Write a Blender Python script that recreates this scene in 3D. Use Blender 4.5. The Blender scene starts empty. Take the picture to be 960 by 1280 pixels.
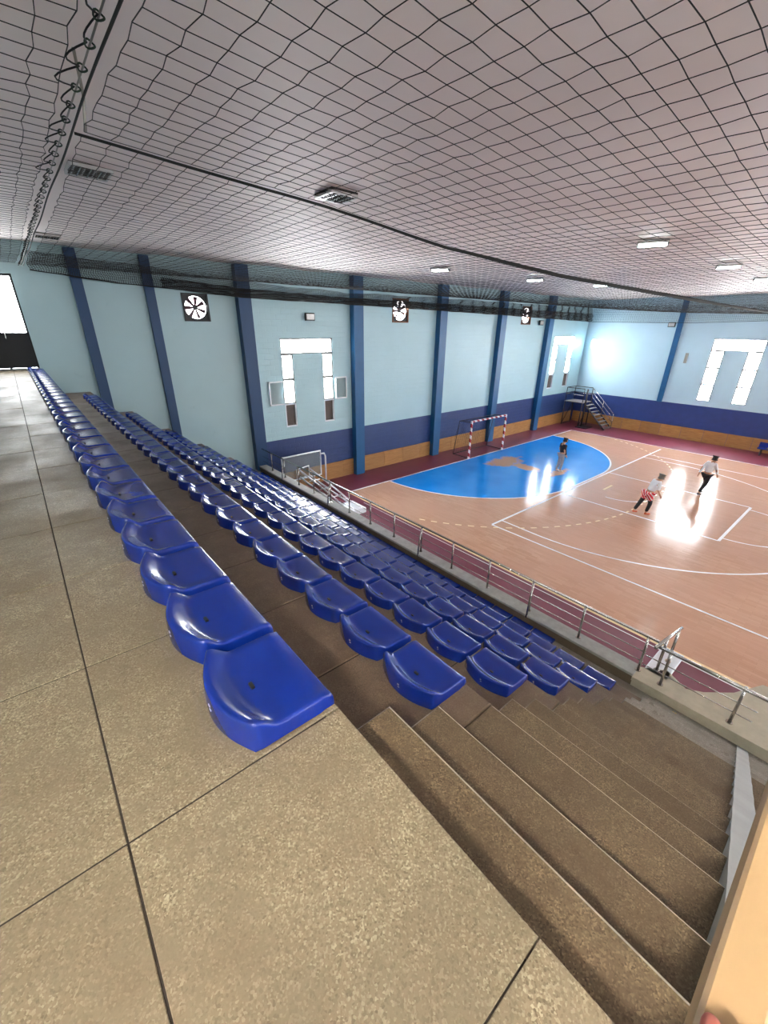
import bpy, bmesh, math, random
import numpy as np
from mathutils import Vector, Matrix
random.seed(7)
S = bpy.context.scene
COL = S.collection

# ------------------------------------------------------------------ camera
def make_camera():
    F = 517.2
    p, r, h = math.radians(24.08), math.radians(.65), math.radians(40.28)
    f = Vector((math.sin(h)*math.cos(p), math.cos(h)*math.cos(p), -math.sin(p)))
    right = Vector((math.cos(h), -math.sin(h), 0)); up = right.cross(f)
    r2 = right*math.cos(r) + up*math.sin(r); u2 = -right*math.sin(r) + up*math.cos(r)
    cd = bpy.data.cameras.new('camera'); c = bpy.data.objects.new('camera', cd); COL.objects.link(c)
    cd.sensor_fit = 'VERTICAL'; cd.sensor_height = 36; cd.lens = F/1280*36
    cd.clip_start = .02; cd.clip_end = 200
    m = Matrix((r2, u2, -f)).transposed().to_4x4(); m.translation = (0, 0, 6.6)
    c.matrix_world = m; S.camera = c
make_camera()

# ------------------------------------------------------------------ world, sun, exposure
WIN = 27.0            # brightness of the daylight panes
w = bpy.data.worlds.new('sky'); S.world = w; w.use_nodes = True
w.node_tree.nodes['Background'].inputs[0].default_value = (.86, .93, 1, 1)
w.node_tree.nodes['Background'].inputs[1].default_value = 8.0
sd = bpy.data.lights.new('sun', 'SUN'); sd.energy = 420; sd.angle = math.radians(5.0); sd.color = (.93, .97, 1)
so = bpy.data.objects.new('sun', sd); COL.objects.link(so); so.location = (20, 25, 20)
so.rotation_euler = Vector((3, -1.08, -.36)).to_track_quat('-Z', 'Y').to_euler()
S.view_settings.view_transform = 'Standard'; S.view_settings.look = 'None'
S.view_settings.gamma = 1; S.view_settings.use_curve_mapping = False
S.view_settings.exposure = 1.52

# ------------------------------------------------------------------ materials
def lin(c):
    return tuple((v/12.92 if v <= .04045 else ((v+.055)/1.055)**2.4) for v in [q/255 for q in c])
M = {}
def nodes(name):
    m = bpy.data.materials.new(name); m.use_nodes = True
    nt = m.node_tree; b = nt.nodes['Principled BSDF']; M[name] = m
    return m, nt, b
def N(nt, t, **kw):
    n = nt.nodes.new(t)
    for k, v in kw.items():
        if k in n.inputs: n.inputs[k].default_value = v
        else: setattr(n, k, v)
    return n
def L(nt, a, b): nt.links.new(a, b)
def coords(nt, kind='Object'):
    if kind == 'World':
        g = N(nt, 'ShaderNodeNewGeometry'); return g.outputs['Position']
    return N(nt, 'ShaderNodeTexCoord').outputs[kind]
def mixc(nt, fac, a, b, mode='MIX'):
    n = nt.nodes.new('ShaderNodeMix'); n.data_type = 'RGBA'; n.blend_type = mode
    for i, v in ((0, fac), (6, a), (7, b)):
        if hasattr(v, 'links'): L(nt, v, n.inputs[i])
        else: n.inputs[i].default_value = v if i == 0 else (tuple(v)+(1,))[:4]
    return n.outputs[2]
def ramp(nt, fac, lo, hi):
    n = nt.nodes.new('ShaderNodeMapRange'); n.inputs[1].default_value = lo; n.inputs[2].default_value = hi
    L(nt, fac, n.inputs[0]); return n.outputs[0]
def noise(nt, co, scale, detail=3, rough=.5):
    n = N(nt, 'ShaderNodeTexNoise', Scale=scale, Detail=detail, Roughness=rough); L(nt, co, n.inputs['Vector']); return n.outputs[0]
def bump(nt, b, h, strength=.2, dist=.01):
    n = N(nt, 'ShaderNodeBump', Strength=strength, Distance=dist); L(nt, h, n.inputs['Height']); L(nt, n.outputs[0], b.inputs['Normal']); return n
def plain(name, rgb, rough=.5, metal=0., var=.12, scale=6., coat=0., spec=.5):
    m, nt, b = nodes(name); c = lin(rgb)
    co = coords(nt); f = noise(nt, co, scale, 4, .6)
    d = tuple(v*(1-var) for v in c); e = tuple(min(1, v*(1+var)) for v in c)
    L(nt, mixc(nt, ramp(nt, f, .3, .7), d, e), b.inputs['Base Color'])
    b.inputs['Roughness'].default_value = rough; b.inputs['Metallic'].default_value = metal
    b.inputs['Coat Weight'].default_value = coat; b.inputs['Specular IOR Level'].default_value = spec
    return m
def emit(name, rgb, strength):
    m, nt, b = nodes(name); b.inputs['Base Color'].default_value = (.8, .8, .8, 1)
    co = coords(nt, 'World'); f = noise(nt, co, 1.5, 2)
    L(nt, mixc(nt, ramp(nt, f, .2, .8), tuple(v*.93 for v in rgb), rgb), b.inputs['Emission Color'])
    b.inputs['Emission Strength'].default_value = strength
    return m

def terrazzo(name, base, dark, light, stain, rough, fine=225.):
    m, nt, b = nodes(name); co = coords(nt, 'World')
    v = N(nt, 'ShaderNodeTexVoronoi', Scale=fine); L(nt, co, v.inputs['Vector'])
    sep = nt.nodes.new('ShaderNodeSeparateColor'); L(nt, v.outputs['Color'], sep.inputs[0])
    c = mixc(nt, ramp(nt, sep.outputs[0], .55, .95), base, light)
    c = mixc(nt, ramp(nt, sep.outputs[1], .6, 1.), c, dark)
    n1 = noise(nt, co, 1.7, 5, .65); c = mixc(nt, ramp(nt, n1, .42, .75), c, stain)
    n2 = noise(nt, co, 14., 4, .6); c = mixc(nt, ramp(nt, n2, .3, .8), c, tuple(q*.75 for q in base))
    L(nt, c, b.inputs['Base Color'])
    r = nt.nodes.new('ShaderNodeMapRange'); L(nt, n1, r.inputs[0]); r.inputs[1].default_value = .3; r.inputs[2].default_value = .7
    r.inputs[3].default_value = rough-.12; r.inputs[4].default_value = rough+.12; L(nt, r.outputs[0], b.inputs['Roughness'])
    bump(nt, b, sep.outputs[0], .25, .002)
    return m
terrazzo('terrazzo', lin((142, 128, 104)), lin((98, 84, 62)), lin((188, 177, 150)), lin((112, 96, 74)), .52)
terrazzo('tier_concrete', lin((116, 99, 82)), lin((80, 66, 52)), lin((144, 128, 108)), lin((86, 70, 56)), .5)
terrazzo('step_concrete', lin((112, 96, 73)), lin((68, 56, 41)), lin((152, 136, 108)), lin((78, 64, 48)), .55)
terrazzo('worn_concrete', lin((142, 138, 128)), lin((104, 98, 88)), lin((176, 172, 162)), lin((110, 104, 94)), .35)
plain('joint', (52, 44, 36), .9)
plain('worn_edge', (186, 176, 154), .6, var=.25, scale=30)
plain('curb_face', (92, 80, 64), .8)
plain('curb_top', (150, 150, 146), .7, var=.15)
plain('beige_ledge', (176, 168, 148), .7, var=.1)
plain('grey_paint', (140, 142, 138), .55, var=.08, scale=3)
plain('white_paint', (226, 230, 236), .4, var=.05)
plain('beige_rail', (164, 136, 100), .5, var=.08)
plain('seat_blue', (9, 40, 130), .27, var=.06, coat=.15)
plain('black', (14, 14, 15), .6)
plain('rope', (22, 24, 22), .85)
plain('rope_green', (26, 44, 30), .8)
plain('net', (30, 30, 30), .9)
plain('steel_wire', (150, 148, 140), .4, .8)
plain('chrome', (170, 166, 162), .22, .95, var=.04)
plain('column_blue', (14, 82, 128), .45, var=.07, scale=2)
plain('column_navy', (10, 58, 98), .45, var=.07, scale=2)
plain('fan_black', (26, 24, 26), .5)
plain('fan_blade', (60, 26, 36), .5)
plain('rust', (120, 74, 48), .8)
plain('louvre_dark', (84, 72, 66), .6)
plain('alu', (206, 210, 212), .35, .5, var=.04)
plain('alu_dark', (120, 118, 116), .5, .2)
plain('goal_red', (176, 34, 46), .4)
plain('tower_dark', (50, 48, 52), .5, .3)
plain('tower_step', (112, 106, 104), .6)
plain('lamp_body', (190, 188, 186), .35, .4)
plain('lamp_dark', (60, 56, 54), .3, .8)
plain('skin', (190, 140, 112), .55)
plain('skin_red', (178, 92, 74), .5)
plain('hair', (30, 24, 22), .7)
plain('grey_cap', (110, 106, 100), .8)
plain('navy_cloth', (26, 28, 44), .85)
plain('grey_cloth', (150, 150, 156), .85)
plain('white_cloth', (224, 224, 228), .85, var=.04)
plain('black_cloth', (24, 24, 28), .85)
plain('orange_shoe', (214, 92, 48), .6)
plain('white_shoe', (220, 218, 216), .6)
plain('dark_shoe', (60, 54, 54), .6)
plain('yellow_wrap', (206, 172, 70), .3, .3)
emit('daylight', (.93, .97, 1.), WIN)
emit('tube_light', (.85, 1., .97), 22.)
emit('warm_tube', (1., .93, .82), 330.)
emit('door_daylight', (.95, .98, 1.), 9.)
emit('fan_daylight', (.97, .95, 1.), 5.)

def wall_mat(name, top, bands, brick=0., stain=0.):
    """painted wall: colour by height (painted dado), faint block coursing, scuffs"""
    m, nt, b = nodes(name); co = coords(nt, 'World')
    sep = nt.nodes.new('ShaderNodeSeparateXYZ'); L(nt, co, sep.inputs[0])
    n = noise(nt, co, .7, 5, .6); c = mixc(nt, ramp(nt, n, .3, .75), tuple(v*.93 for v in top), top)
    if stain:
        n3 = noise(nt, co, 2.2, 6, .7); c = mixc(nt, ramp(nt, n3, .62, .85), c, tuple(v*.8 for v in top))
    for z, rgb in bands:
        lt = nt.nodes.new('ShaderNodeMath'); lt.operation = 'LESS_THAN'; L(nt, sep.outputs[2], lt.inputs[0]); lt.inputs[1].default_value = z
        d = mixc(nt, ramp(nt, noise(nt, co, 3., 3), .3, .7), tuple(v*.85 for v in rgb), rgb)
        c = mixc(nt, lt.outputs[0], c, d)
    L(nt, c, b.inputs['Base Color']); b.inputs['Roughness'].default_value = .42
    if brick:
        cb = nt.nodes.new('ShaderNodeCombineXYZ')
        ad = nt.nodes.new('ShaderNodeMath'); ad.operation = 'ADD'; L(nt, sep.outputs[0], ad.inputs[0]); L(nt, sep.outputs[1], ad.inputs[1])
        L(nt, ad.outputs[0], cb.inputs[0]); L(nt, sep.outputs[2], cb.inputs[1])
        bt = nt.nodes.new('ShaderNodeTexBrick'); L(nt, cb.outputs[0], bt.inputs['Vector'])
        bt.inputs['Scale'].default_value = 1; bt.inputs['Brick Width'].default_value = .42; bt.inputs['Row Height'].default_value = .2
        bt.inputs['Mortar Size'].default_value = .012; bt.inputs['Mortar Smooth'].default_value = .4
        inv = nt.nodes.new('ShaderNodeMath'); inv.operation = 'SUBTRACT'; inv.inputs[0].default_value = 1; L(nt, bt.outputs['Fac'], inv.inputs[1])
        bump(nt, b, inv.outputs[0], brick, .012)
    else:
        bump(nt, b, noise(nt, co, 5., 5), .15, .01)
    return m
LB = lin((172, 204, 210))
wall_mat('wall_plain', lin((166, 194, 198)), [], 0, 1)
wall_mat('wall_brick', LB, [(2.25, lin((34, 58, 110)))], .55, 1)
wall_mat('wall_smooth', lin((174, 206, 222)), [(2.22, lin((40, 62, 124)))], 0, 0)

def ceiling_mat():
    m, nt, b = nodes('ceiling'); co = coords(nt, 'World')
    n = noise(nt, co, .35, 3, .5); c = mixc(nt, ramp(nt, n, .3, .7), lin((233, 222, 219)), lin((244, 235, 231)))
    L(nt, c, b.inputs['Base Color']); b.inputs['Roughness'].default_value = .62; b.inputs['Specular IOR Level'].default_value = .35
    wv = N(nt, 'ShaderNodeTexVoronoi', Scale=1.3); wv.feature = 'DISTANCE_TO_EDGE'; L(nt, co, wv.inputs['Vector'])
    bump(nt, b, ramp(nt, wv.outputs[0], 0, .06), .12, .01)
ceiling_mat()

def court_mat():
    m, nt, b = nodes('court_wood'); co = coords(nt, 'World')
    mp = nt.nodes.new('ShaderNodeMapping'); L(nt, co, mp.inputs[0]); mp.inputs['Rotation'].default_value = (0, 0, math.radians(90))
    bt = nt.nodes.new('ShaderNodeTexBrick'); L(nt, mp.outputs[0], bt.inputs['Vector'])
    bt.inputs['Scale'].default_value = 1; bt.inputs['Brick Width'].default_value = .5; bt.inputs['Row Height'].default_value = .085
    bt.inputs['Mortar Size'].default_value = .002; bt.inputs['Color1'].default_value = lin((204, 164, 138))+(1,); bt.inputs['Color2'].default_value = lin((186, 144, 116))+(1,)
    bt.inputs['Mortar'].default_value = lin((150, 110, 88))+(1,)
    n = noise(nt, co, .5, 4); c = mixc(nt, ramp(nt, n, .3, .7), bt.outputs[0], lin((192, 150, 126)))
    L(nt, c, b.inputs['Base Color'])
    r = nt.nodes.new('ShaderNodeMapRange'); L(nt, noise(nt, co, 1.2, 4), r.inputs[0]); r.inputs[3].default_value = .10; r.inputs[4].default_value = .2; b.inputs['Specular IOR Level'].default_value = .24
    L(nt, r.outputs[0], b.inputs['Roughness'])
    bump(nt, b, noise(nt, co, 22., 2), .05, .003)
court_mat()
def blue_mat():
    m, nt, b = nodes('court_blue'); co = coords(nt, 'World')
    # worn patches in front of the goal where the paint has come off
    def blob(c, sx, sy):
        mp = nt.nodes.new('ShaderNodeMapping'); mp.vector_type = 'TEXTURE'; L(nt, co, mp.inputs[0])
        mp.inputs['Location'].default_value = c; mp.inputs['Scale'].default_value = (sx, sy, 1)
        g = nt.nodes.new('ShaderNodeVectorMath'); g.operation = 'LENGTH'; L(nt, mp.outputs[0], g.inputs[0]); return g.outputs['Value']
    a1 = blob((19.0, 12.3, 0), 1.5, .75); a2 = blob((19.0, 11.0, 0), .5, .9); a3 = blob((19.4, 9.5, 0), 1.1, .3)
    mn = nt.nodes.new('ShaderNodeMath'); mn.operation = 'MINIMUM'; L(nt, a1, mn.inputs[0]); L(nt, a2, mn.inputs[1])
    mn2 = nt.nodes.new('ShaderNodeMath'); mn2.operation = 'MINIMUM'; L(nt, mn.outputs[0], mn2.inputs[0]); L(nt, a3, mn2.inputs[1])
    n = noise(nt, co, 1.6, 5, .65); ad = nt.nodes.new('ShaderNodeMath'); ad.operation = 'MULTIPLY_ADD'; L(nt, n, ad.inputs[0]); ad.inputs[1].default_value = 1.6; L(nt, mn2.outputs[0], ad.inputs[2])
    f = ramp(nt, ad.outputs[0], 1.75, 1.45)
    base = mixc(nt, ramp(nt, noise(nt, co, .8, 3), .3, .7), lin((18, 132, 224)), lin((36, 146, 234)))
    L(nt, mixc(nt, f, base, lin((186, 146, 116))), b.inputs['Base Color'])
    r = nt.nodes.new('ShaderNodeMapRange'); L(nt, noise(nt, co, 1.2, 4), r.inputs[0]); r.inputs[3].default_value = .09; r.inputs[4].default_value = .17; b.inputs['Specular IOR Level'].default_value = .24
    L(nt, r.outputs[0], b.inputs['Roughness']); bump(nt, b, noise(nt, co, 22., 2), .05, .003)
blue_mat()
plain('court_maroon', (112, 44, 62), .4, var=.1, scale=1.5)
plain('line_white', (236, 236, 238), .35, var=.05)
plain('line_cream', (232, 206, 156), .4, var=.05)
def wood_mat():
    m, nt, b = nodes('wood_board'); co = coords(nt, 'World')
    mp = nt.nodes.new('ShaderNodeMapping'); L(nt, co, mp.inputs[0]); mp.inputs['Scale'].default_value = (1, 1, 9)
    n = noise(nt, mp.outputs[0], 2.2, 6, .65)
    oi = nt.nodes.new('ShaderNodeObjectInfo')
    c = mixc(nt, ramp(nt, n, .3, .75), lin((150, 104, 58)), lin((190, 142, 84)))
    mu = nt.nodes.new('ShaderNodeMath'); mu.operation = 'MULTIPLY'; L(nt, oi.outputs['Random'], mu.inputs[0]); mu.inputs[1].default_value = .45
    c = mixc(nt, mu.outputs[0], c, lin((132, 92, 54)))
    L(nt, c, b.inputs['Base Color']); b.inputs['Roughness'].default_value = .45
wood_mat()
def stripe_mat():
    m, nt, b = nodes('goal_stripe'); co = coords(nt)
    sep = nt.nodes.new('ShaderNodeSeparateXYZ'); L(nt, co, sep.inputs[0])
    ad = nt.nodes.new('ShaderNodeMath'); ad.operation = 'ADD'; L(nt, sep.outputs[0], ad.inputs[0]); L(nt, sep.outputs[2], ad.inputs[1])
    mo = nt.nodes.new('ShaderNodeMath'); mo.operation = 'PINGPONG'; L(nt, ad.outputs[0], mo.inputs[0]); mo.inputs[1].default_value = .2
    gt = nt.nodes.new('ShaderNodeMath'); gt.operation = 'GREATER_THAN'; L(nt, mo.outputs[0], gt.inputs[0]); gt.inputs[1].default_value = .1
    L(nt, mixc(nt, gt.outputs[0], lin((232, 230, 232)), lin((166, 30, 44))), b.inputs['Base Color']); b.inputs['Roughness'].default_value = .35
stripe_mat()
def pants_mat():
    m, nt, b = nodes('red_shorts'); co = coords(nt)
    wv = N(nt, 'ShaderNodeTexWave', Scale=4.); wv.bands_direction = 'DIAGONAL'; L(nt, co, wv.inputs['Vector'])
    L(nt, mixc(nt, ramp(nt, wv.outputs[0], .72, .8), lin((216, 50, 64)), lin((236, 226, 228))), b.inputs['Base Color']); b.inputs['Roughness'].default_value = .8
pants_mat()
def glass_mat():
    m, nt, b = nodes('glass'); b.inputs['Base Color'].default_value = (.30, .36, .36, 1)
    b.inputs['Roughness'].default_value = .12; b.inputs['Alpha'].default_value = .3
glass_mat()

# ------------------------------------------------------------------ mesh helpers
class MB:
    def __init__(s): s.v = []; s.f = []
    def quad(s, a, b, c, d):
        n = len(s.v); s.v += [tuple(a), tuple(b), tuple(c), tuple(d)]; s.f.append((n, n+1, n+2, n+3)); return s
    def box(s, x0, x1, y0, y1, z0, z1, mtx=None):
        n = len(s.v); P = [(x, y, z) for z in (z0, z1) for y in (y0, y1) for x in (x0, x1)]
        if mtx is not None: P = [tuple(mtx @ Vector(p)) for p in P]
        s.v += P
        s.f += [tuple(n+i for i in q) for q in ((0, 2, 3, 1), (4, 5, 7, 6), (0, 1, 5, 4), (2, 6, 7, 3), (0, 4, 6, 2), (1, 3, 7, 5))]; return s
    def cbox(s, x0, x1, y0, y1, z0, z1, c=.006):
        """box with its top edges chamfered"""
        n = len(s.v)
        s.v += [(x0, y0, z0), (x1, y0, z0), (x1, y1, z0), (x0, y1, z0),
                (x0, y0, z1-c), (x1, y0, z1-c), (x1, y1, z1-c), (x0, y1, z1-c),
                (x0+c, y0+c, z1), (x1-c, y0+c, z1), (x1-c, y1-c, z1), (x0+c, y1-c, z1)]
        s.f += [tuple(n+i for i in q) for q in ((0, 3, 2, 1), (0, 1, 5, 4), (1, 2, 6, 5), (2, 3, 7, 6), (3, 0, 4, 7),
                (4, 5, 9, 8), (5, 6, 10, 9), (6, 7, 11, 10), (7, 4, 8, 11), (8, 9, 10, 11))]; return s
    def tube(s, pts, r, n=8, cap=True, closed=False):
        pts = [Vector(p) for p in pts]; k = len(pts); base = len(s.v); prev = None
        for i, p in enumerate(pts):
            if closed: t = pts[(i+1) % k]-pts[i-1]
            else: t = pts[min(i+1, k-1)]-pts[max(i-1, 0)]
            t.normalize()
            if prev is None:
                a = Vector((0, 0, 1)) if abs(t.z) < .9 else Vector((1, 0, 0)); u = t.cross(a).normalized()
            else:
                u = prev-t*prev.dot(t); u.normalize()
            prev = u; w_ = t.cross(u); rr = r[i] if isinstance(r, (list, tuple)) else r
            for j in range(n):
                a = 2*math.pi*j/n; s.v.append(tuple(p+u*math.cos(a)*rr+w_*math.sin(a)*rr))
        for i in range(k if closed else k-1):
            i2 = (i+1) % k
            for j in range(n):
                j2 = (j+1) % n; s.f.append((base+i*n+j, base+i*n+j2, base+i2*n+j2, base+i2*n+j))
        if cap and not closed:
            s.f.append(tuple(base+j for j in range(n))[::-1]); s.f.append(tuple(base+(k-1)*n+j for j in range(n)))
        return s
    def prism(s, poly, z0, z1, axis='z'):
        """polygon (a,b) extruded along an axis"""
        n = len(s.v); k = len(poly)
        def P(a, b, c): return {'z': (a, b, c), 'y': (a, c, b), 'x': (c, a, b)}[axis]
        s.v += [P(a, b, z0) for a, b in poly]+[P(a, b, z1) for a, b in poly]
        s.f.append(tuple(n+i for i in range(k))[::-1]); s.f.append(tuple(n+k+i for i in range(k)))
        for i in range(k): s.f.append((n+i, n+(i+1) % k, n+k+(i+1) % k, n+k+i))
        return s
    def ring(s, c, r0, r1, d, n=24, axis='y'):
        """flat annulus with depth d"""
        b = len(s.v)
        for i in range(n):
            a = 2*math.pi*i/n
            for r, q in ((r0, 0), (r1, 0), (r1, d), (r0, d)):
                if axis == 'y': s.v.append((c[0]+r*math.cos(a), c[1]+q, c[2]+r*math.sin(a)))
                else: s.v.append((c[0]+r*math.cos(a), c[1]+r*math.sin(a), c[2]+q))
        for i in range(n):
            i2 = (i+1) % n
            for j in range(4): s.f.append((b+i*4+j, b+i*4+(j+1) % 4, b+i2*4+(j+1) % 4, b+i2*4+j))
        return s
    def mesh(s, name, smooth=False):
        me = bpy.data.meshes.new(name); me.from_pydata(s.v, [], s.f); me.update()
        bm = bmesh.new(); bm.from_mesh(me); bmesh.ops.recalc_face_normals(bm, faces=bm.faces); bm.to_mesh(me); bm.free()
        if smooth:
            me.polygons.foreach_set('use_smooth', [True]*len(me.polygons))
        return me
    def build(s, name, mat, parent=None, smooth=False, loc=None):
        me = s.mesh(name, smooth); me.materials.append(M[mat]); return link(name, me, parent, loc)
def link(name, me, parent=None, loc=None):
    o = bpy.data.objects.new(name, me); COL.objects.link(o)
    if parent: o.parent = parent
    if loc: o.location = loc
    return o
def tag(o, label=None, cat=None, group=None, kind=None):
    if label: o['label'] = label
    if cat: o['category'] = cat
    if group: o['group'] = group
    if kind: o['kind'] = kind
    return o
def empty(name, loc=(0, 0, 0), rz=0, label=None, cat=None, group=None, kind=None):
    o = bpy.data.objects.new(name, None); COL.objects.link(o); o.location = loc; o.rotation_euler = (0, 0, rz); o.empty_display_size = .1
    return tag(o, label, cat, group, kind)
def copy_tree(o, parent=None):
    c = o.copy(); COL.objects.link(c); c.parent = parent
    for ch in list(o.children): copy_tree(ch, c)
    return c
def struct(o, label=None, cat=None): return tag(o, label, cat, kind='structure')

# ------------------------------------------------------------------ the hall shell
YW, XR, XL, YB, ZC = 15.8, 32.7, -2.4, -27.0, 8.5
def wall_grid(u0, u1, v0, v1, holes, P, depth):
    """wall in (u,v) with rectangular openings, reveals `depth` deep. P(u,v,d) -> point"""
    us = sorted({u0, u1}|{h[i] for h in holes for i in (0, 1)}); vs = sorted({v0, v1}|{h[i] for h in holes for i in (2, 3)})
    us = [u for u in us if u0 <= u <= u1]; vs = [v for v in vs if v0 <= v <= v1]
    def hole(i, j):
        if i < 0 or j < 0 or i >= len(us)-1 or j >= len(vs)-1: return None
        a, b = (us[i]+us[i+1])/2, (vs[j]+vs[j+1])/2
        return any(h[0] < a < h[1] and h[2] < b < h[3] for h in holes)
    m = MB()
    for i in range(len(us)-1):
        for j in range(len(vs)-1):
            a, b, c, d = us[i], us[i+1], vs[j], vs[j+1]
            if not hole(i, j):
                m.quad(P(a, c, 0), P(b, c, 0), P(b, d, 0), P(a, d, 0)); m.quad(P(a, c, depth), P(b, c, depth), P(b, d, depth), P(a, d, depth))
            else:
                for (di, dj, e, f) in ((-1, 0, (a, c), (a, d)), (1, 0, (b, c), (b, d)), (0, -1, (a, c), (b, c)), (0, 1, (a, d), (b, d))):
                    if hole(i+di, j+dj) is False: m.quad(P(*e, 0), P(*f, 0), P(*f, depth), P(*e, depth))
    return m
def pi_holes(a, b, leg, z0=2.72, z1=6.16, zt=5.58):
    return [(a, b, zt, z1), (a, a+leg, z0, zt), (b-leg, b, z0, zt)]
W1 = (8.02, 10.42, .52); W2 = (28.35, 31.1, .66); WR = (5.38, 7.9, .7)
Pend = lambda u, v, d: (u, YW+d, v)
fan_spots = [(5.08, 7.13, .42), (14.25, 7.3, .5), (24.6, 7.33, .5)]
def fh(s): x, z, r = s; return (x-r, x+r, z-r, z+r)
DOOR = (-.75, .5, 5.42, 7.78)
struct(wall_grid(XL, 6.75, 0, ZC+.1, [DOOR, fh(fan_spots[0])], Pend, .22).build('wall_end_stand', 'wall_plain'), 'pale blue plastered end wall above the seats', 'wall')
struct(wall_grid(6.75, XR, 0, ZC+.1, pi_holes(*W1)+pi_holes(*W2)+[fh(f) for f in fan_spots[1:]], Pend, .22).build('wall_end', 'wall_brick'), 'pale blue painted block wall with navy lower band behind the goal', 'wall')
Pr = lambda u, v, d: (XR+d, u, v)
right_windows = [WR, (-4.1, -1.6, .7), (-13.6, -11.1, .7), (-22.9, -20.4, .7)]
struct(wall_grid(YB, YW, 0, ZC+.1, sum([pi_holes(*q, z0=2.54, z1=6.17, zt=5.5) for q in right_windows], []), Pr, .22).build('wall_right', 'wall_smooth'), 'pale blue side wall with navy lower band along the far touchline', 'wall')
Pb = lambda u, v, d: (u, YB-d, v)
back_windows = [(8.02, 10.42, .52), (17.5, 20.2, .66), (28.35, 31.1, .66)]
struct(wall_grid(XL, XR, 0, ZC+.1, sum([pi_holes(*q) for q in back_windows], []), Pb, .22).build('wall_back', 'wall_smooth'))
Pl = lambda u, v, d: (XL-d, u, v)
left_windows = [(-8, -5.6, 6.5, 7.8), (-14, -11.6, 6.5, 7.8), (-20, -17.6, 6.5, 7.8)]
struct(wall_grid(YB, YW, 0, ZC+.1, left_windows, Pl, .22).build('wall_left', 'wall_plain'))

def ceiling():
    m = MB(); nx, ny = 90, 110
    for j in range(ny+1):
        for i in range(nx+1):
            x = XL-.2+(XR+.4-XL)*i/nx; y = YB-.2+(YW+.4-YB)*j/ny
            z = ZC+.02+.018*math.sin(x*1.9+.6*math.sin(y*.7))+.018*math.sin(y*1.3+.8*math.sin(x*.5))
            m.v.append((x, y, z))
    for j in range(ny):
        for i in range(nx):
            a = j*(nx+1)+i; m.f.append((a, a+1, a+nx+2, a+nx+1))
    struct(m.build('ceiling', 'ceiling', smooth=True), 'off-white sheeted ceiling above the net', 'ceiling')
ceiling()
# outer roof slab keeps the hall light-tight
struct(MB().box(XL-.5, XR+.5, YB-.5, YW+.5, ZC+.1, ZC+.3).build('roof', 'white_paint'), 'roof slab above the ceiling', 'roof')

# windows
WN = [0]
def window_pi(a, b, leg, z0, z1, zt, P, rows, open_top=False, dark_bottom=False, sash=False):
    WN[0] += 1
    root = struct(empty('window_%d' % WN[0], P((a+b)/2, z0, 0)))
    inv = root.location
    def rel(p): return (p[0]-inv[0], p[1]-inv[1], p[2]-inv[2])
    def bar(u0, u1, v0, v1, d0, d1, name, mat):
        m = MB(); p, q = rel(P(u0, v0, d0)), rel(P(u1, v1, d1))
        m.box(min(p[0], q[0]), max(p[0], q[0]), min(p[1], q[1]), max(p[1], q[1]), min(p[2], q[2]), max(p[2], q[2])); return m.build(name, mat, root)
    def cell(u0, u1, v0, v1, mat, fm='alu_dark'):
        f = .05
        bar(u0, u1, v0, v0+f, .02, .13, 'window_frame', fm); bar(u0, u1, v1-f, v1, .02, .13, 'window_frame', fm)
        bar(u0, u0+f, v0+f, v1-f, .02, .13, 'window_frame', fm); bar(u1-f, u1, v0+f, v1-f, .02, .13, 'window_frame', fm)
        if mat: bar(u0+f, u1-f, v0+f, v1-f, .095, .105, 'pane', mat)
    cell(a, b, zt, z1, None if open_top else 'daylight')
    for u0, u1, k in ((a, a+leg, 0), (b-leg, b, 1)):
        h = (zt-z0)/rows
        for i in range(rows):
            mat = 'daylight'
            if dark_bottom and i == 0 : mat = 'louvre_dark'
            cell(u0, u1, z0+i*h, z0+(i+1)*h, mat, 'white_paint' if mat == 'louvre_dark' else 'alu_dark')
    if sash:        # casements swung open against the wall
        for u0, u1 in ((a-.68, a-.02), (b+.04, b+.64)):
            v0, v1 = z0+.95, z0+1.88
            for q in ((u0, u1, v0, v0+.05), (u0, u1, v1-.05, v1), (u0, u0+.05, v0, v1), (u1-.05, u1, v0, v1)):
                bar(q[0], q[1], q[2], q[3], -.1, -.06, 'sash_frame', 'alu')
            bar(u0+.05, u1-.05, v0+.05, v1-.05, -.085, -.075, 'sash_glass', 'glass')
    return root
tag(window_pi(*W1, 2.72, 6.16, 5.58, Pend, 3, dark_bottom=True, sash=True), 'bright window with two open casements and dark bottom panes', 'window')
tag(window_pi(*W2, 2.72, 6.16, 5.58, Pend, 3, open_top=True, dark_bottom=True), 'bright window on the end wall near the corner', 'window')
for i, q in enumerate(right_windows): tag(window_pi(*q, 2.54, 6.17, 5.5, Pr, 3), ['bright window on the side wall across the court', 'side wall window further along'][i > 0], 'window')
for q in back_windows: tag(window_pi(*q, 2.72, 6.16, 5.58, Pb, 3), 'window on the back wall of the hall', 'window')
for (y0, y1, z0, z1) in left_windows:
    WN[0] += 1; rt = tag(struct(empty('window_%d' % WN[0], (XL, (y0+y1)/2, z0))), 'wide window beside the upper walkway', 'window')
    h = (y1-y0)/2
    for k in range(3):
        MB().box(-.13, -.07, -h+k*(2*h-.05)/2, -h+k*(2*h-.05)/2+.05, 0, z1-z0).build('window_frame', 'alu', rt)
    for zz in (0, z1-z0-.05): MB().box(-.13, -.07, -h, h, zz, zz+.05).build('window_frame', 'alu', rt)
    for k in range(2): MB().box(-.105, -.095, -h+.05+k*(h-.025), -.025+k*(h-.025), .05, z1-z0-.05).build('pane', 'daylight', rt)

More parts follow.
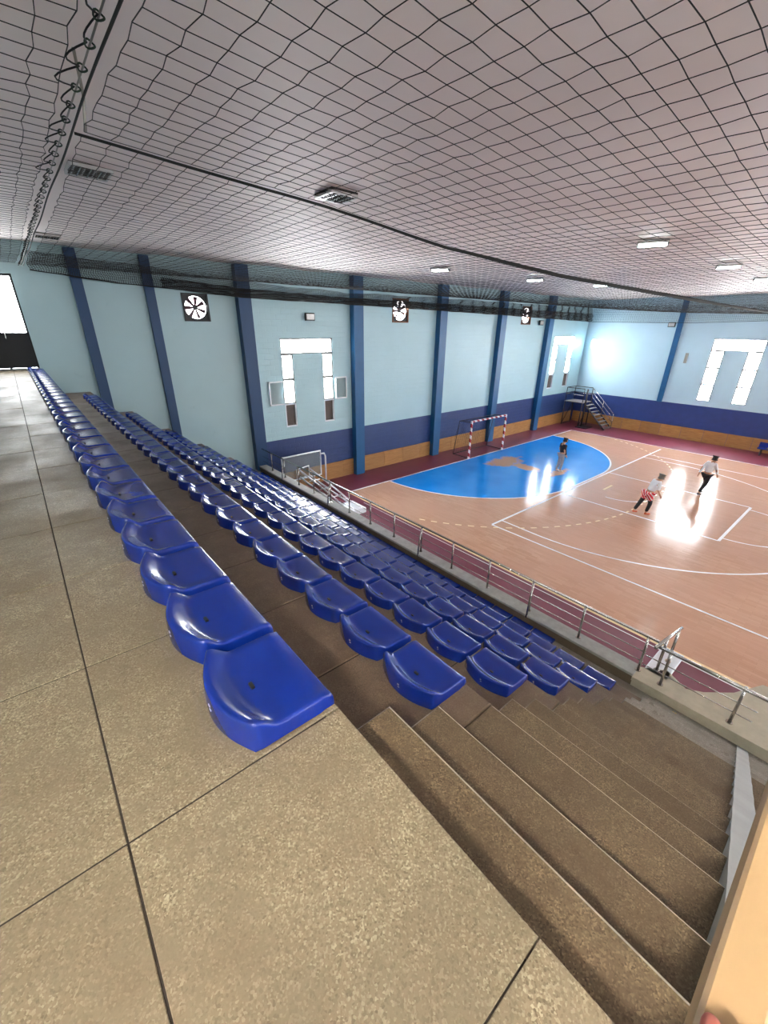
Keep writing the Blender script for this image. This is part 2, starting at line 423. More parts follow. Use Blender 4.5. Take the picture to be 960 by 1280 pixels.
# door at the end of the walkway
d = struct(empty('door_1', ((DOOR[0]+DOOR[1])/2, YW, 5.42)), 'black steel door with a bright glazed upper half at the walkway end', 'door')
hw = (DOOR[1]-DOOR[0])/2
for a, b, z0, z1 in ((-hw, hw, 2.3, 2.36), (-hw, -hw+.05, 0, 2.3), (hw-.05, hw, 0, 2.3), (-.03, .03, 0, 2.3), (-hw, hw, .88, .94)):
    MB().box(a, b, .05, .12, z0, z1).build('door_frame', 'black', d)
for a, b in ((-hw+.05, -.03), (.03, hw-.05)):
    MB().box(a, b, .08, .11, .03, .88).build('door_panel', 'black', d); MB().box(a, b, .085, .1, .94, 2.3).build('pane', 'door_daylight', d)
MB().tube([(.1, .03, 1.0), (.1, .03, .8)], .012).build('door_handle', 'chrome', d)
struct(MB().box(DOOR[0], DOOR[1], YW-.02, YW+.2, 5.36, 5.44).build('trim_1', 'grey_paint'), 'worn door sill at the end of the walkway', 'trim')

# pilasters and trims
cols = [(1.9, .27, 3.9, 0), (3.74, .27, 2.6, 0), (6.68, .46, 0, 1), (11.62, .5, 0, 1), (16.92, .5, 0, 1), (21.97, .5, 0, 1), (27.15, .52, 0, 1)]
names = ['narrow blue pilaster nearest the walkway door', 'narrow blue pilaster beside the exhaust fan above the seats', 'wide blue pilaster where the railing meets the wall', 'wide blue pilaster right beside the window with open casements',
         'wide blue pilaster behind the goal side of the wall', 'wide blue pilaster between goal and corner', 'wide blue pilaster next to the corner window']
for (x, wd, z0, r), nm in zip(cols, names):
    dp = .12 if not r else .3
    o = MB().cbox(x-wd/2, x+wd/2, YW-dp, YW+.02, z0, ZC, .012).build('pilaster', 'column_navy' if x < 7 else 'column_blue'); struct(o, nm, 'pilaster')
struct(MB().cbox(XR-.12, XR+.02, 9.75, 10.05, 2.2, ZC, .01).build('pilaster', 'column_blue'), 'thin blue pilaster on the side wall across the court', 'pilaster')
struct(MB().box(6.94, 7.0, YW-.08, YW, 0, 7.6).build('trim_2', 'white_paint'), 'white vertical conduit beside the wide pilaster', 'trim')
# wooden boards along the wall foot
def boards(name, along, c, n, u0, u1, label):
    root = struct(empty(name, (0, 0, 0)), label, 'boarding'); wd = (u1-u0)/n
    me = MB().cbox(.006, wd-.006, -.045, 0, 0, .78, .006).mesh('board'); me.materials.append(M['wood_board'])
    for i in range(n):
        o = link('board', me, root)
        if along == 'x': o.location = (u0+i*wd, c, 0)
        else: o.location = (c, u0+i*wd, 0); o.rotation_euler = (0, 0, math.pi/2); o.location.x = c
    return root
boards('baseboard_end', 'x', YW-.005, 20, 6.9, 32.6, 'brown wooden boards along the foot of the end wall')
r = boards('baseboard_right', 'y', XR-.005, 34, -26.9, 15.7, 'brown wooden boards along the foot of the side wall')
for o in r.children: o.rotation_euler = (0, 0, math.pi/2); o.location.x = XR-.05+.045

# ------------------------------------------------------------------ court floor
fl = struct(MB().box(XL, XR, YB, YW, -.2, 0).build('floor', 'court_maroon'), 'maroon sports floor around the court', 'floor')
GX, GY = 19.37, 13.85
MB().box(9.68, 29.25, -26, GY, 0, .004).build('court_surface', 'court_wood', fl)
def dshape(r, n=28):
    pts = [(GX-1.5-r*math.cos(math.pi/2*i/n), GY-r*math.sin(math.pi/2*i/n)) for i in range(n+1)]
    return pts+[(2*GX-x, y) for x, y in pts[::-1]]
MB().prism(dshape(5.78), .0, .006).build('goal_area', 'court_blue', fl)
def stroke(pts, wd, mat, name='court_line', z=.009):
    m = MB(); pts = [Vector((p[0], p[1], 0)) for p in pts]
    Lp, Rp = [], []
    for i, p in enumerate(pts):
        t = (pts[min(i+1, len(pts)-1)]-pts[max(i-1, 0)]).normalized(); nrm = Vector((-t.y, t.x, 0))*wd/2
        Lp.append(p+nrm); Rp.append(p-nrm)
    for i in range(len(pts)-1):
        a, b, c, dd = Lp[i], Rp[i], Rp[i+1], Lp[i+1]
        m.v += [(q.x, q.y, z) for q in (a, b, c, dd)]; n = len(m.v); m.f.append((n-4, n-3, n-2, n-1))
    return m.build(name, mat, fl)
def arc(cx, cy, r, a0, a1, n=40): return [(cx+r*math.cos(math.radians(a0+(a1-a0)*i/n)), cy+r*math.sin(math.radians(a0+(a1-a0)*i/n))) for i in range(n+1)]
stroke(dshape(5.82), .08, 'line_white')
stroke([(9.68, GY), (29.25, GY)], .08, 'line_white'); stroke([(29.25, GY), (29.25, -26)], .08, 'line_white')
stroke([(9.68, GY), (9.68, -26)], .1, 'line_cream', z=.0095)
stroke([(9.5, 12.5), (9.5, -26)], .03, 'line_white', z=.01)
stroke([(11.93, 7.9), (28.63, 7.9)], .09, 'line_white', z=.0092)
stroke([(11.9, 7.9), (11.9, -20)], .07, 'line_white'); stroke([(26.75, 7.9), (26.75, -20)], .07, 'line_white')
stroke([(16.95, 7.9), (16.95, 2.2)], .07, 'line_white'); stroke([(21.55, 7.9), (21.55, 2.2)], .07, 'line_white'); stroke([(16.95, 2.2), (21.55, 2.2)], .09, 'line_white')
stroke([(12.5, 7.9)]+arc(19.2, 6.35, 6.75, 178, 362, 60)+[(25.95, 7.9)], .07, 'line_white')
stroke(arc(19.3, 6.4, 1.27, 175, 300, 20), .06, 'line_white'); stroke(arc(19.25, 2.2, 1.95, 180, 360, 30), .06, 'line_white')
stroke([(18.85, 6.96), (19.75, 6.96)], .09, 'line_cream')
p9 = dshape(8.66, 40)
acc = []
for (x0, y0), (x1, y1) in zip(p9, p9[1:]):
    n = max(1, int(math.hypot(x1-x0, y1-y0)/.05))
    acc += [(x0+(x1-x0)*i/n, y0+(y1-y0)*i/n) for i in range(n)]
for i in range(0, len(acc)-4, 8):
    if 10 < acc[i][0] < 28.9: stroke(acc[i:i+5], .07, 'line_cream', 'dashed_line')

# ------------------------------------------------------------------ grandstand: walkway, tiers, stairs
def edge(n): return .55+.99*n, 5.4-.70*n
Y0 = .88
gs = struct(empty('grandstand', (0, 0, 0)), 'terrazzo walkway and concrete seating tiers with stairs', 'grandstand')
# dark core just behind the slab faces, seen in the joints
prof = [(XL, 0), (XL, 5.395)]
for n in range(7):
    x, z = edge(n); prof += [(x-.02, z-.005), (x-.02, z-.705)]
prof[-1] = (6.47, 1.12); prof += [(6.74, 1.12), (6.74, 0)]
MB().prism(prof, Y0+.01, YW, 'y').build('core', 'joint', gs)
MB().prism([(XL, 0), (XL, 5.395), (.5, 5.395), (.5, 4.4), (.5, 0)], YB, Y0+.01, 'y').build('core', 'joint', gs)
TP = .7675; gap = .0028
walk = struct(empty('floor_walkway', (0, 0, 0)), 'speckled beige terrazzo tiles of the upper walkway', 'floor')
ys = [Y0+TP*k for k in range(-8, 20)]
for j, y in enumerate(ys):
    y1 = min(y+TP, YW)
    for x0, x1, zb in ((-2.395, -1.63, 5.33), (-1.63, -.8625, 5.33), (-.8625, -.092, 5.33), (-.092, .55, 4.72)):
        if y < -4.5 and x1 > .5: pass
        dz = random.uniform(-.0015, .0015)
        MB().cbox(x0+gap, x1-(gap if x1 < .5 else 0), y+(.0036 if y > 0 or x1 < .5 else .0006), y1-(.0036 if y1 > .5 or x1 < .5 else .0006), zb, 5.4+dz, .0015).build('tile', 'terrazzo', walk)
for n in range(1, 7):
    xa, _ = edge(n-1); xb, z = edge(n)
    mat = 'worn_concrete' if n == 6 else 'tier_concrete'
    k = 0; y = Y0
    while y < YW-.05:
        y1 = min(y+TP, YW)
        MB().cbox(xa-.015, xb, y+(.004 if k else 0), y1-.004, z-.71 if n < 6 else z-.1, z+random.uniform(-.001, .001), .006).build('slab', mat, gs)
        y = y1; k += 1
def wear(o):        # pale worn front edge of a step or slab
    o.data.materials.append(M['worn_edge']); o.data.polygons[6].material_index = 1
# stairs
stx = [0, .28, .6, .99]
for n in range(6):
    xa, za = edge(n)
    for k in (1, 2, 3):
        x0 = xa+stx[k-1] if n == 0 else xa+.33*(k-1); x1 = xa+stx[k] if n == 0 else xa+.33*k
        z = za-.7*k/3
        mt = 'step_concrete' if n < 4 else 'worn_concrete'
        nm = 'stair_step'
        wear(MB().cbox(x0-.02, x1, -.2, Y0+(.05 if k < 3 else -.004), z-.5, z, .012).build(nm, mt, gs))
        wear(MB().cbox(x0-.02, x1, -1.5, -.31, z-.5, z, .012).build(nm, mt, gs))
MB().box(6.47, 6.75, -1.5, Y0, .9, 1.2).build('stair_landing', 'worn_concrete', gs)
# grey stringer between the two stair flights
st = [(.55, 5.41)]
for i in range(1, 36):
    x = .55+5.95*i/35; st.append((x, 5.41-.707*(x-.55)+.005*math.sin(i*2.3)))
MB().prism(st+[(6.5, .6), (.55, 4.4)], -.31, -.19, 'y').build('stringer', 'grey_paint', gs)
# curb under the railing, then the wide ledge at the stair foot
MB().cbox(6.5, 6.82, 1.26, YW, 1.36, 1.41, .01).build('curb_cap', 'curb_top', gs)
MB().box(6.52, 6.8, 1.26, YW, 0, 1.36).build('curb', 'curb_face', gs)
MB().prism([(6.44, 1.255), (6.5, 1.255), (6.78, 1.255), (7.04, .92), (6.84, .6), (6.98, .4), (7.34, .09), (7.9, -.17), (8.1, -1.5), (6.5, -1.5)], 1.33, 1.4).build('ledge', 'beige_ledge', gs)
MB().box(6.5, 6.8, -1.5, 1.255, 0, 1.33).build('ledge_wall', 'beige_ledge', gs)
MB().cbox(6.8, 7.66, .86, 1.2, 1.34, 1.4, .008).build('ledge_block', 'white_paint', gs)
MB().box(6.86, 7.6, .93, 1.13, 0, 1.34).build('ledge_pier', 'white_paint', gs)
struct(MB().box(6.74, 6.8, YB, -1.5, 0, 1.4).build('wall_stand', 'wall_plain'))

# ------------------------------------------------------------------ seats
def seat_mesh():
    ns, nt = 16, 14; m = MB(); top = []
    def P(s, t):
        dep = .268+.058*(1-t*t)
        x = -s*dep; y = .2*t*(1-.015*s)
        z = .058+.010*(1-min(1, s/.12))*-1
        dish = -.010*math.exp(-((s-.62)/.22)**2)*(1-t*t)
        lip = max(0, (s-.70)/.30); lip = lip*lip*(3-2*lip)
        side = max(0, (abs(t)-.8)/.2)**2*.006
        return (x, y, z+dish+lip*.052+side)
    for i in range(ns+1):
        for j in range(nt+1): m.v.append(P(i/ns, -1+2*j/nt))
    for i in range(ns):
        for j in range(nt):
            a = i*(nt+1)+j; m.f.append((a, a+1, a+nt+2, a+nt+1))
    ring = [j for j in range(nt+1)]+[i*(nt+1)+nt for i in range(1, ns+1)]+[ns*(nt+1)+j for j in range(nt-1, -1, -1)]+[i*(nt+1) for i in range(ns-1, 0, -1)]
    c = Vector((-.15, 0, 0)); prev = ring
    for q, (off, dz) in enumerate(((.006, -.004), (.010, -.014), (.013, None), (.013, 0.))):
        cur = []
        for r in ring:
            p = Vector(m.v[r]); dd = (p-c); dd.z = 0
            o = Vector((math.copysign(1, dd.x) if abs(dd.x) > .11 else 0, math.copysign(1, dd.y) if abs(abs(p.y)-.2) < .012 else 0, 0))
            if o.length: o.normalize()
            z = p.z+dz if dz not in (None, 0.) else (.02 if dz is None else .002)
            m.v.append((p.x+o.x*off, p.y+o.y*off, z)); cur.append(len(m.v)-1)
        k = len(ring)
        for i in range(k): m.f.append((prev[i], prev[(i+1) % k], cur[(i+1) % k], cur[i]))
        prev = cur
    me = m.mesh('shell', True); me.materials.append(M['seat_blue']); return me
SEAT = seat_mesh()
SLOT = MB().box(-.2, -.188, -.014, .014, .04, .0575).mesh('drain_slot'); SLOT.materials.append(M['black'])
CLIP = MB().box(-.3395, -.332, -.006, .006, .058, .066).box(-.3395, -.332, -.010, .002, .044, .049).mesh('clip'); CLIP.materials.append(M['lamp_body'])
rowname = ['top row along the walkway edge', 'second row down from the walkway', 'third row down from the walkway', 'fourth row, midway down the stand', 'third row up from the railing', 'second row up from the railing', 'bottom row against the railing curb']
starts = [.905, 1.06, 1.16, 1.18, 1.20, 1.23, 2.60]; ends = [15.5, 14.9, 15.4, 15.4, 15.4, 15.4, 15.4]
PITCH = .4655
ONES = 'first second third fourth fifth sixth seventh eighth ninth tenth eleventh twelfth thirteenth fourteenth fifteenth sixteenth seventeenth eighteenth nineteenth'.split()
ORD = ONES+['twentieth']+['twenty-'+q for q in ONES[:9]]+['thirtieth']+['thirty-'+q for q in ONES[:9]]
for n in range(7):
    x, z = edge(n); y = starts[n]+.205; k = 0
    while y+.2 < ends[n]:
        lab = ORD[k]+' blue plastic seat from the stairs in the '+rowname[n]
        e = empty('stadium_seat', (x-.012, y, z), 0, lab, 'seat', 'blue seats in the '+rowname[n])
        e.rotation_euler = (0, 0, random.uniform(-.012, .012))
        link('shell', SEAT, e)
        if y < 9: link('drain_slot', SLOT, e); link('clip', CLIP, e)
        y += PITCH; k += 1

# ------------------------------------------------------------------ railing
RX = 6.66
rail = empty('railing', (RX, 1.1, 1.41), 0, 'steel railing with round posts along the foot of the seats', 'railing')
def rp(y): return y-1.1
MB().tube([(0, rp(1.1), .70), (0, rp(15.45), .70)], .026, 10).build('top_rail', 'chrome', rail, True)
for zz in (.2, .39): MB().tube([(0, rp(1.22), zz), (0, rp(15.45), zz)], .009, 8).build('rod', 'chrome', rail, True)
py = [1.25+1.03*k for k in range(14)]
post = MB().tube([(0, 0, 0), (0, 0, .69)], .021, 10).mesh('post', True); post.materials.append(M['chrome'])
flange = MB().tube([(0, 0, 0), (0, 0, .014)], .045, 12).mesh('flange'); flange.materials.append(M['chrome'])
brace = MB().tube([(0, 0, .68), (-.13, -.05, .3), (-.15, -.05, -.06)], .02, 8).mesh('brace', True); brace.materials.append(M['chrome'])
for k, y in enumerate(py):
    o = link('post', post, rail, (0, rp(y), 0)); f = link('flange', flange, o)
    if k in (2, 5, 9, 12): link('brace', brace, rail, (0, rp(y), 0))
sr = empty('stair_foot_railing', (6.62, .9, 1.4), 0, 'steel railing across the foot of the stairs with a short return rail', 'railing')
MB().tube([(-.06, .2, .69), (-.06, -1.25, .69)], .028, 10).build('top_rail', 'chrome', sr, True)
for zz in (.2, .39): MB().tube([(0, .3, zz), (0, -1.12, zz)], .009, 8).build('rod', 'chrome', sr, True)
for y in (0, -.91):
    o = link('post', post, sr, (0, y, 0)); link('flange', flange, o)
MB().tube([(-.14, .19, .70), (.72, .09, .70)], .026, 10).build('return_rail', 'chrome', sr, True)
for xx, yy in ((.29, .15), (.66, .10)):
    o = MB().tube([(xx, yy, 0), (xx, yy, .69)], .022, 10).build('return_post', 'chrome', sr, True)
    MB().tube([(xx, yy, 0), (xx, yy, .014)], .045, 12).build('flange', 'chrome', o)
# beige flat handrail by the top of the stairs and the hand on it
hr = empty('stair_handrail', (.9, -.25, 5.0), 0, 'flat beige handrail at the head of the stairs', 'handrail')
MB().cbox(-1.9, .7, .142, .186, 1.0, 1.05, .004).build('rail', 'beige_rail', hr)
for xx, zz in ((-1.3, .4), (.3, -.05)):
    MB().tube([(xx, -.02, zz), (xx, -.02, .97), (xx, .16, 1.0)], .014, 8).build('post', 'beige_rail', hr, True)

# ------------------------------------------------------------------ basketball backstop folded behind the railing
bb = empty('basketball_stand', (8.5, 12.5, 0), 0, 'white folded basketball backstop leaning behind the railing', 'basketball stand')
def fr(name, pts, r, mat='white_paint', closed=False): return MB().tube([(p[0]-8.5, p[1]-12.5, p[2]) for p in pts], r, 8, True, closed).build(name, mat, bb, True)
yb = 14.5
fr('board_frame', [(7.0, yb, 1.88), (8.77, yb, 1.88), (8.77, yb, .86), (7.0, yb, .86)], .035, closed=True)
MB().box(7.03-8.5, 8.74-8.5, yb-12.5-.006, yb-12.5+.006, .89, 1.85).build('backboard', 'glass', bb)
fr('target_frame', [(7.6, yb-.03, 1.3), (8.17, yb-.03, 1.36), (8.17, yb-.03, .92), (7.6, yb-.03, .9)], .022, closed=True)
fr('guard_bar', [(8.77, yb+.05, 1.74), (8.98, yb+.05, 1.72), (9.03, yb+.05, 1.6), (9.03, yb+.05, .5)], .035)
for dx in (-.22, .22):
    fr('arm', [(7.95+dx, yb-.05, 1.25), (8.3+dx, 13.4, .75), (8.6+dx, 12.35, .22)], .035)
    fr('arm', [(7.95+dx, yb-.05, .95), (8.3+dx, 13.4, .5), (8.6+dx, 12.3, .12)], .035)
for t in (.25, .5, .75): fr('cross_bar', [(7.73+.63*t, yb-2.1*t, 1.1-.9*t), (8.2+.63*t, yb-2.1*t, 1.1-.9*t)], .025)
MB().cbox(8.2-8.5, 9.0-8.5, 11.7-12.5, 12.6-12.5, 0, .22, .03).build('base', 'white_paint', bb)
MB().cbox(7.2-8.5, 8.4-8.5, 13.2-12.5, 14.3-12.5, 0, .3, .03).build('counterweight', 'black', bb)

# ------------------------------------------------------------------ goal
g = empty('handball_goal', (GX, GY, 0), 0, 'red and white striped handball goal with a net', 'goal')
for s in (-1, 1):
    MB().cbox(-.04, .04, -.04, .04, 0, 2.08, .004).build('post', 'goal_stripe', g, loc=(1.54*s, .02, 0))
    MB().tube([(1.54*s, .04, 2.0), (1.54*s, .85, 1.95)], .018, 8).build('top_stay', 'tower_dark', g, True)
    MB().tube([(1.54*s, .04, .03), (1.54*s, 1.15, .03)], .02, 8).build('ground_bar', 'tower_dark', g, True)
    MB().tube([(1.54*s, .85, 1.95), (1.54*s, 1.15, .03)], .016, 8).build('back_stay', 'tower_dark', g, True)
MB().cbox(-1.5, 1.5, -.02, .06, 2.0, 2.08, .004).build('crossbar', 'goal_stripe', g)
MB().tube([(-1.54, 1.15, .03), (1.54, 1.15, .03)], .02, 8).build('ground_bar', 'tower_dark', g, True)
MB().tube([(-1.54, .85, 1.95), (1.54, .85, 1.95)], .016, 8).build('back_bar', 'tower_dark', g, True)

def strands(lines, r, m=None):
    """three-sided strands through polylines, one mesh, vectorised"""
    m = m or MB(); V = []; Fc = []; base = len(m.v)
    for P in lines:
        P = np.asarray(P, float); k = len(P)
        T = np.empty_like(P); T[1:-1] = P[2:]-P[:-2]; T[0] = P[1]-P[0]; T[-1] = P[-1]-P[-2]
        T /= np.linalg.norm(T, axis=1, keepdims=True)+1e-9
        A = np.where(np.abs(T[:, 2:3]) < .8, np.array([[0, 0, 1.]]), np.array([[1., 0, 0]]))
        U = np.cross(T, A); U /= np.linalg.norm(U, axis=1, keepdims=True)+1e-9; Wv = np.cross(T, U)
        for j in range(3):
            a = 2*math.pi*j/3; V.append(P+r*(U*math.cos(a)+Wv*math.sin(a)))
        i = np.arange(k-1)
        for j in range(3):
            j2 = (j+1) % 3
            Fc.append(np.stack([base+j*k+i, base+j2*k+i, base+j2*k+i+1, base+j*k+i+1], 1))
        base += 3*k
    return np.concatenate(V), np.concatenate(Fc)
def strand_obj(name, lines, r, mat, parent=None):
    V, Fc = strands(lines, r); me = bpy.data.meshes.new(name)
    me.from_pydata(V.tolist(), [], Fc.tolist()); me.update(); me.materials.append(M[mat]); return link(name, me, parent)
def grid_lines(P, us, vs):
    return [[P(u, v) for v in vs] for u in us]+[[P(u, v) for u in us] for v in vs]
def gnet(u, v):     # goal net: u across, v from the crossbar down to the ground bar
    if v < .3: return (u, .04+.81*v/.3, 2.0-.05*v/.3-.05*math.sin(v/.3*math.pi))
    t = (v-.3)/.7; return (u, .85+.3*t+.12*math.sin(t*math.pi), 1.95-1.9*t)
strand_obj('goal_net', grid_lines(gnet, np.linspace(-1.5, 1.5, 26), np.linspace(0, 1, 26)), .003, 'net', g)

# ------------------------------------------------------------------ steel stair tower in the corner
tw = empty('stair_tower', (31.2, 14, 0), 0, 'dark steel referee stair with platform and handrails in the corner', 'stair tower')
def tb(name, mat, x0, x1, y0, y1, z0, z1): return MB().box(x0-31.2, x1-31.2, y0-14, y1-14, z0, z1).build(name, mat, tw)
def tt(name, mat, pts, r=.025): return MB().tube([(a-31.2, b-14, c) for a, b, c in pts], r, 8).build(name, mat, tw, True)
XA, XB_ = 30.9, 32.0
PY0, PY1, PZ = 14.1, 15.5, 1.75
tb('platform', 'tower_step', 30.65, XB_, PY0, PY1, PZ-.05, PZ)
for x in (30.7, XB_-.05):
    for y in (PY0+.05, PY1-.05): tt('leg', 'tower_dark', [(x, y, 0), (x, y, PZ-.04)], .04)
for y in (PY0+.05, PY1-.05):
    tt('brace', 'tower_dark', [(30.7, y, .05), (XB_-.05, y, PZ-.1)], .02); tt('ground_bar', 'tower_dark', [(30.7, y, .06), (XB_-.05, y, .06)], .03)
ns_ = 8
for i in range(ns_):
    yy = PY0-.02-i*.22; zz = PZ-.2*(i+1)
    tb('tread', 'tower_step', XA, XB_, yy-.24, yy-.02, zz-.03, zz)
for x in (XA, XB_): tt('stringer', 'tower_dark', [(x, PY0, PZ-.05), (x, PY0-ns_*.22, .05)], .045)
for x in (XB_,):
    for h in (.3, .6, .9): tt('handrail', 'chrome', [(x, PY0, PZ+h), (x, PY0-ns_*.22, .15+h)], .022)
    for t in (0, .5, 1): tt('baluster', 'chrome', [(x, PY0-ns_*.22*t, PZ-.05-(PZ-.1)*t), (x, PY0-ns_*.22*t, PZ+.9-(PZ-.15)*t)], .025)
tt('post', 'tower_dark', [(XA-.02, PY0-.1, 0), (XA-.02, PY0-.1, PZ+.95)], .06)
tb('foot_plate', 'tower_dark', XA-.5, XA+.5, PY0-.7, PY0+.1, 0, .05)
for a, b in (((30.7, PY1-.05), (XB_-.05, PY1-.05)), ((30.7, PY0+.05), (30.7, PY1-.05)), ((XB_-.05, PY0+.05), (XB_-.05, PY1-.05))):
    for h in (.5, .95): tt('guard_rail', 'tower_dark' if h > .9 else 'chrome', [(*a, PZ+h), (*b, PZ+h)], .025)
    for q in (a, b): tt('guard_post', 'tower_dark', [(*q, PZ), (*q, PZ+.95)], .025)
# blue bench at the far side
bn = empty('court_bench', (31.9, 3.0, 0), 0, 'blue plastic bench seats by the far touchline wall', 'bench')
for k in range(4):
    o = MB().cbox(-.22, .2, -.21+k*.46-.6, .21+k*.46-.6, .4, .46, .015).build('seat', 'seat_blue', bn); MB().cbox(.18, .23, -.21+k*.46-.6, .21+k*.46-.6, .46, .72, .015).build('backrest', 'seat_blue', bn)
MB().box(-.05, .05, -.8, 1.0, .34, .4).build('beam', 'tower_dark', bn)
for y in (-.6, .8): MB().box(-.2, .2, y-.03, y+.03, 0, .34).build('leg', 'tower_dark', bn)

# ------------------------------------------------------------------ exhaust fans, floodlights
flab = ['black exhaust fan high on the wall above the seats', 'rust-edged exhaust fan between the window and the goal', 'rust-edged exhaust fan close to the corner window']
for (x, z, r), lb in zip(fan_spots, flab):
    far = x > 6
    f = empty('exhaust_fan', (x, YW, z), 0, lb, 'fan', 'exhaust fans on the end wall')
    mt = 'fan_black' if not far else 'rust'
    for a, b, c, dd in ((-r, r, r-.05, r), (-r, r, -r, -r+.05), (-r, -r+.05, -r+.05, r-.05), (r-.05, r, -r+.05, r-.05)):
        MB().box(a, b, -.03, .2, c, dd).build('housing', mt, f)
    k = 32; m = MB(); R = r*.82
    for i in range(k):      # square plate with a round hole
        a0, a1 = 2*math.pi*i/k, 2*math.pi*(i+1)/k
        def sq(a):
            c_, s_ = math.cos(a), math.sin(a); q = (r-.04)/max(abs(c_), abs(s_)); return (c_*q, s_*q)
        for yy in (.03, .06): m.quad((R*math.cos(a0), yy, R*math.sin(a0)), (R*math.cos(a1), yy, R*math.sin(a1)), (sq(a1)[0], yy, sq(a1)[1]), (sq(a0)[0], yy, sq(a0)[1]))
        m.quad((R*math.cos(a0), .03, R*math.sin(a0)), (R*math.cos(a1), .03, R*math.sin(a1)), (R*math.cos(a1), .06, R*math.sin(a1)), (R*math.cos(a0), .06, R*math.sin(a0)))
    m.build('face_plate', mt if not far else 'fan_black', f)
    MB().tube([(0, .06, 0), (0, .14, 0)], r*.17, 14).build('hub', 'fan_black', f)
    for i in range(7):
        a = 2*math.pi*i/7+.4; mm = Matrix.Rotation(a, 4, 'Y')
        q = MB(); w0, w1 = r*.07, r*.15
        pts = [(r*.12, .09, -w0), (R*.97, .07, -w1), (R*.97, .12, w1), (r*.12, .12, w0)]
        P2 = [tuple(mm @ Vector(p)) for p in pts]; P3 = [tuple(mm @ Vector((p[0], p[1]+.012, p[2]))) for p in pts]
        q.v = P2+P3; q.f = [(0, 1, 2, 3), (7, 6, 5, 4), (0, 4, 5, 1), (1, 5, 6, 2), (2, 6, 7, 3), (3, 7, 4, 0)]
        q.build('blade', 'fan_blade', f)
    for i in range(6):
        zz = -r+.06+(2*r-.12)*i/6
        MB().box(-r+.05, r-.05, .165, .175, zz+.006, zz+(2*r-.12)/6-.006).build('shutter_slat', 'fan_daylight', f)
def flood(loc, rz, lb):
    f = empty('floodlight', loc, rz, lb, 'floodlight')
    MB().cbox(-.2, .2, -.16, -.06, -.14, .14, .02).build('housing', 'fan_black', f); MB().box(-.17, .17, -.168, -.16, -.1, .1).build('lens', 'lamp_body', f)
    MB().box(-.04, .04, -.06, .0, -.1, .02).build('bracket', 'fan_black', f)
    for k in range(4): MB().box(-.16+k*.1, -.14+k*.1, -.06, -.03, -.12, .12).build('fin', 'fan_black', f)
flood((9.35, YW, 6.94), 0, 'black floodlight above the window with open casements')
flood((26.2, YW, 6.95), 0, 'black floodlight beside the pilaster near the corner')
flood((XR, 10.35, 6.93), -math.pi/2, 'black floodlight on the side wall beside the thin pilaster')
MB_ = MB().box(XR-.06, XR, 9.0, 9.16, 4.7, 5.3).build('wall_box', 'grey_paint'); tag(MB_, 'small grey box on the side wall beside the thin pilaster', 'box')

# ------------------------------------------------------------------ ceiling lamps
def louvre(loc, lb):
    f = empty('ceiling_lamp', loc, 0, lb, 'lamp', 'unlit louvre lamps in the ceiling')
    MB().box(-.25, .25, -.25, .25, .02, .06).build('housing', 'lamp_dark', f)
    for a in (-.24, .24):
        MB().box(a-.012, a+.012, -.25, .25, -.01, .03).build('rim', 'lamp_body', f); MB().box(-.25, .25, a-.012, a+.012, -.01, .03).build('rim', 'lamp_body', f)
    for k in range(4):
        x = -.18+k*.12; MB().tube([(x, -.22, .012), (x, .22, .012)], .012, 8).build('tube', 'white_paint', f, True)
    for k in range(3):
        x = -.12+k*.12; MB().box(x-.006, x+.006, -.23, .23, -.012, .02).build('louvre', 'chrome', f)
    for k in range(5):
        y = -.16+k*.08; MB().box(-.23, .23, y-.004, y+.004, -.01, .01).build('louvre', 'chrome', f)
def tubelamp(loc, lb, rz=0, mat='tube_light'):
    f = empty('ceiling_lamp', loc, rz, lb, 'lamp', 'lit tube lamps under the ceiling')
    MB().cbox(-.15, .15, -.32, .32, -.02, .05, .01).build('housing', 'lamp_body', f)
    for s in (-.08, .08): MB().tube([(s, -.29, -.045), (s, .29, -.045)], .018, 8).build('tube', mat, f, True)
    for y in (-.3, .3): MB().box(-.12, .12, y-.012, y+.012, -.07, -.02).build('end_cap', 'lamp_dark', f)
for p, lb in (((1.43, 8.0, ZC-.02), 'unlit louvre ceiling lamp above the corner of the net cables'), ((4.6, 6.7, ZC-.02), 'unlit louvre ceiling lamp just past the cross rope'), ((1.35, 14.15, ZC-.02), 'unlit louvre ceiling lamp near the walkway door')): louvre(p, lb)
tl = [((12.0, 11.3), 'lit tube lamp on the ceiling before the window pilaster'), ((17.1, 10.8), 'lit tube lamp on the ceiling in front of the goal'), ((21.1, 9.95), 'lit tube lamp on the ceiling towards the corner'),
      ((12.0, 4.65), 'bright twin tube lamp on the ceiling above the near touchline'), ((17.7, 4.5), 'lit tube lamp on the ceiling above the player in red shorts'), ((22.7, 4.5), 'lit tube lamp on the ceiling above the walking player'),
      ((12, -6), 'lit tube lamp over the middle of the court on the seats side'), ((22, -6), 'lit tube lamp over the middle of the court on the far side'), ((12, -16), 'lit tube lamp near the back wall on the seats side'), ((22, -16), 'lit tube lamp near the back wall on the far side')]
def pendant(loc, lb):
    f = empty('pendant_lamp', loc, 0, lb, 'lamp')
    MB().cbox(-.035, .035, -.62, .62, .03, .09, .008).build('housing', 'lamp_body', f)
    for s_ in (-.06, .06): MB().tube([(s_, -.58, 0), (s_, .58, 0)], .016, 8).build('tube', 'warm_tube', f, True)
    for y in (-.6, .6): MB().box(-.09, .09, y-.015, y+.015, -.025, .03).build('end_cap', 'lamp_body', f)
    for y in (-.4, .4): MB().tube([(0, y, .09), (0, y, ZC-loc[2]+.03)], .006, 6).build('hanging_rod', 'steel_wire', f, True)
pendant((-1.3, -1.2, ZC-.4), 'warm lit twin tube lamp hung over the head of the stairs')
for (x, y), lb in tl: tubelamp((x, y, ZC-.06), lb, .4)

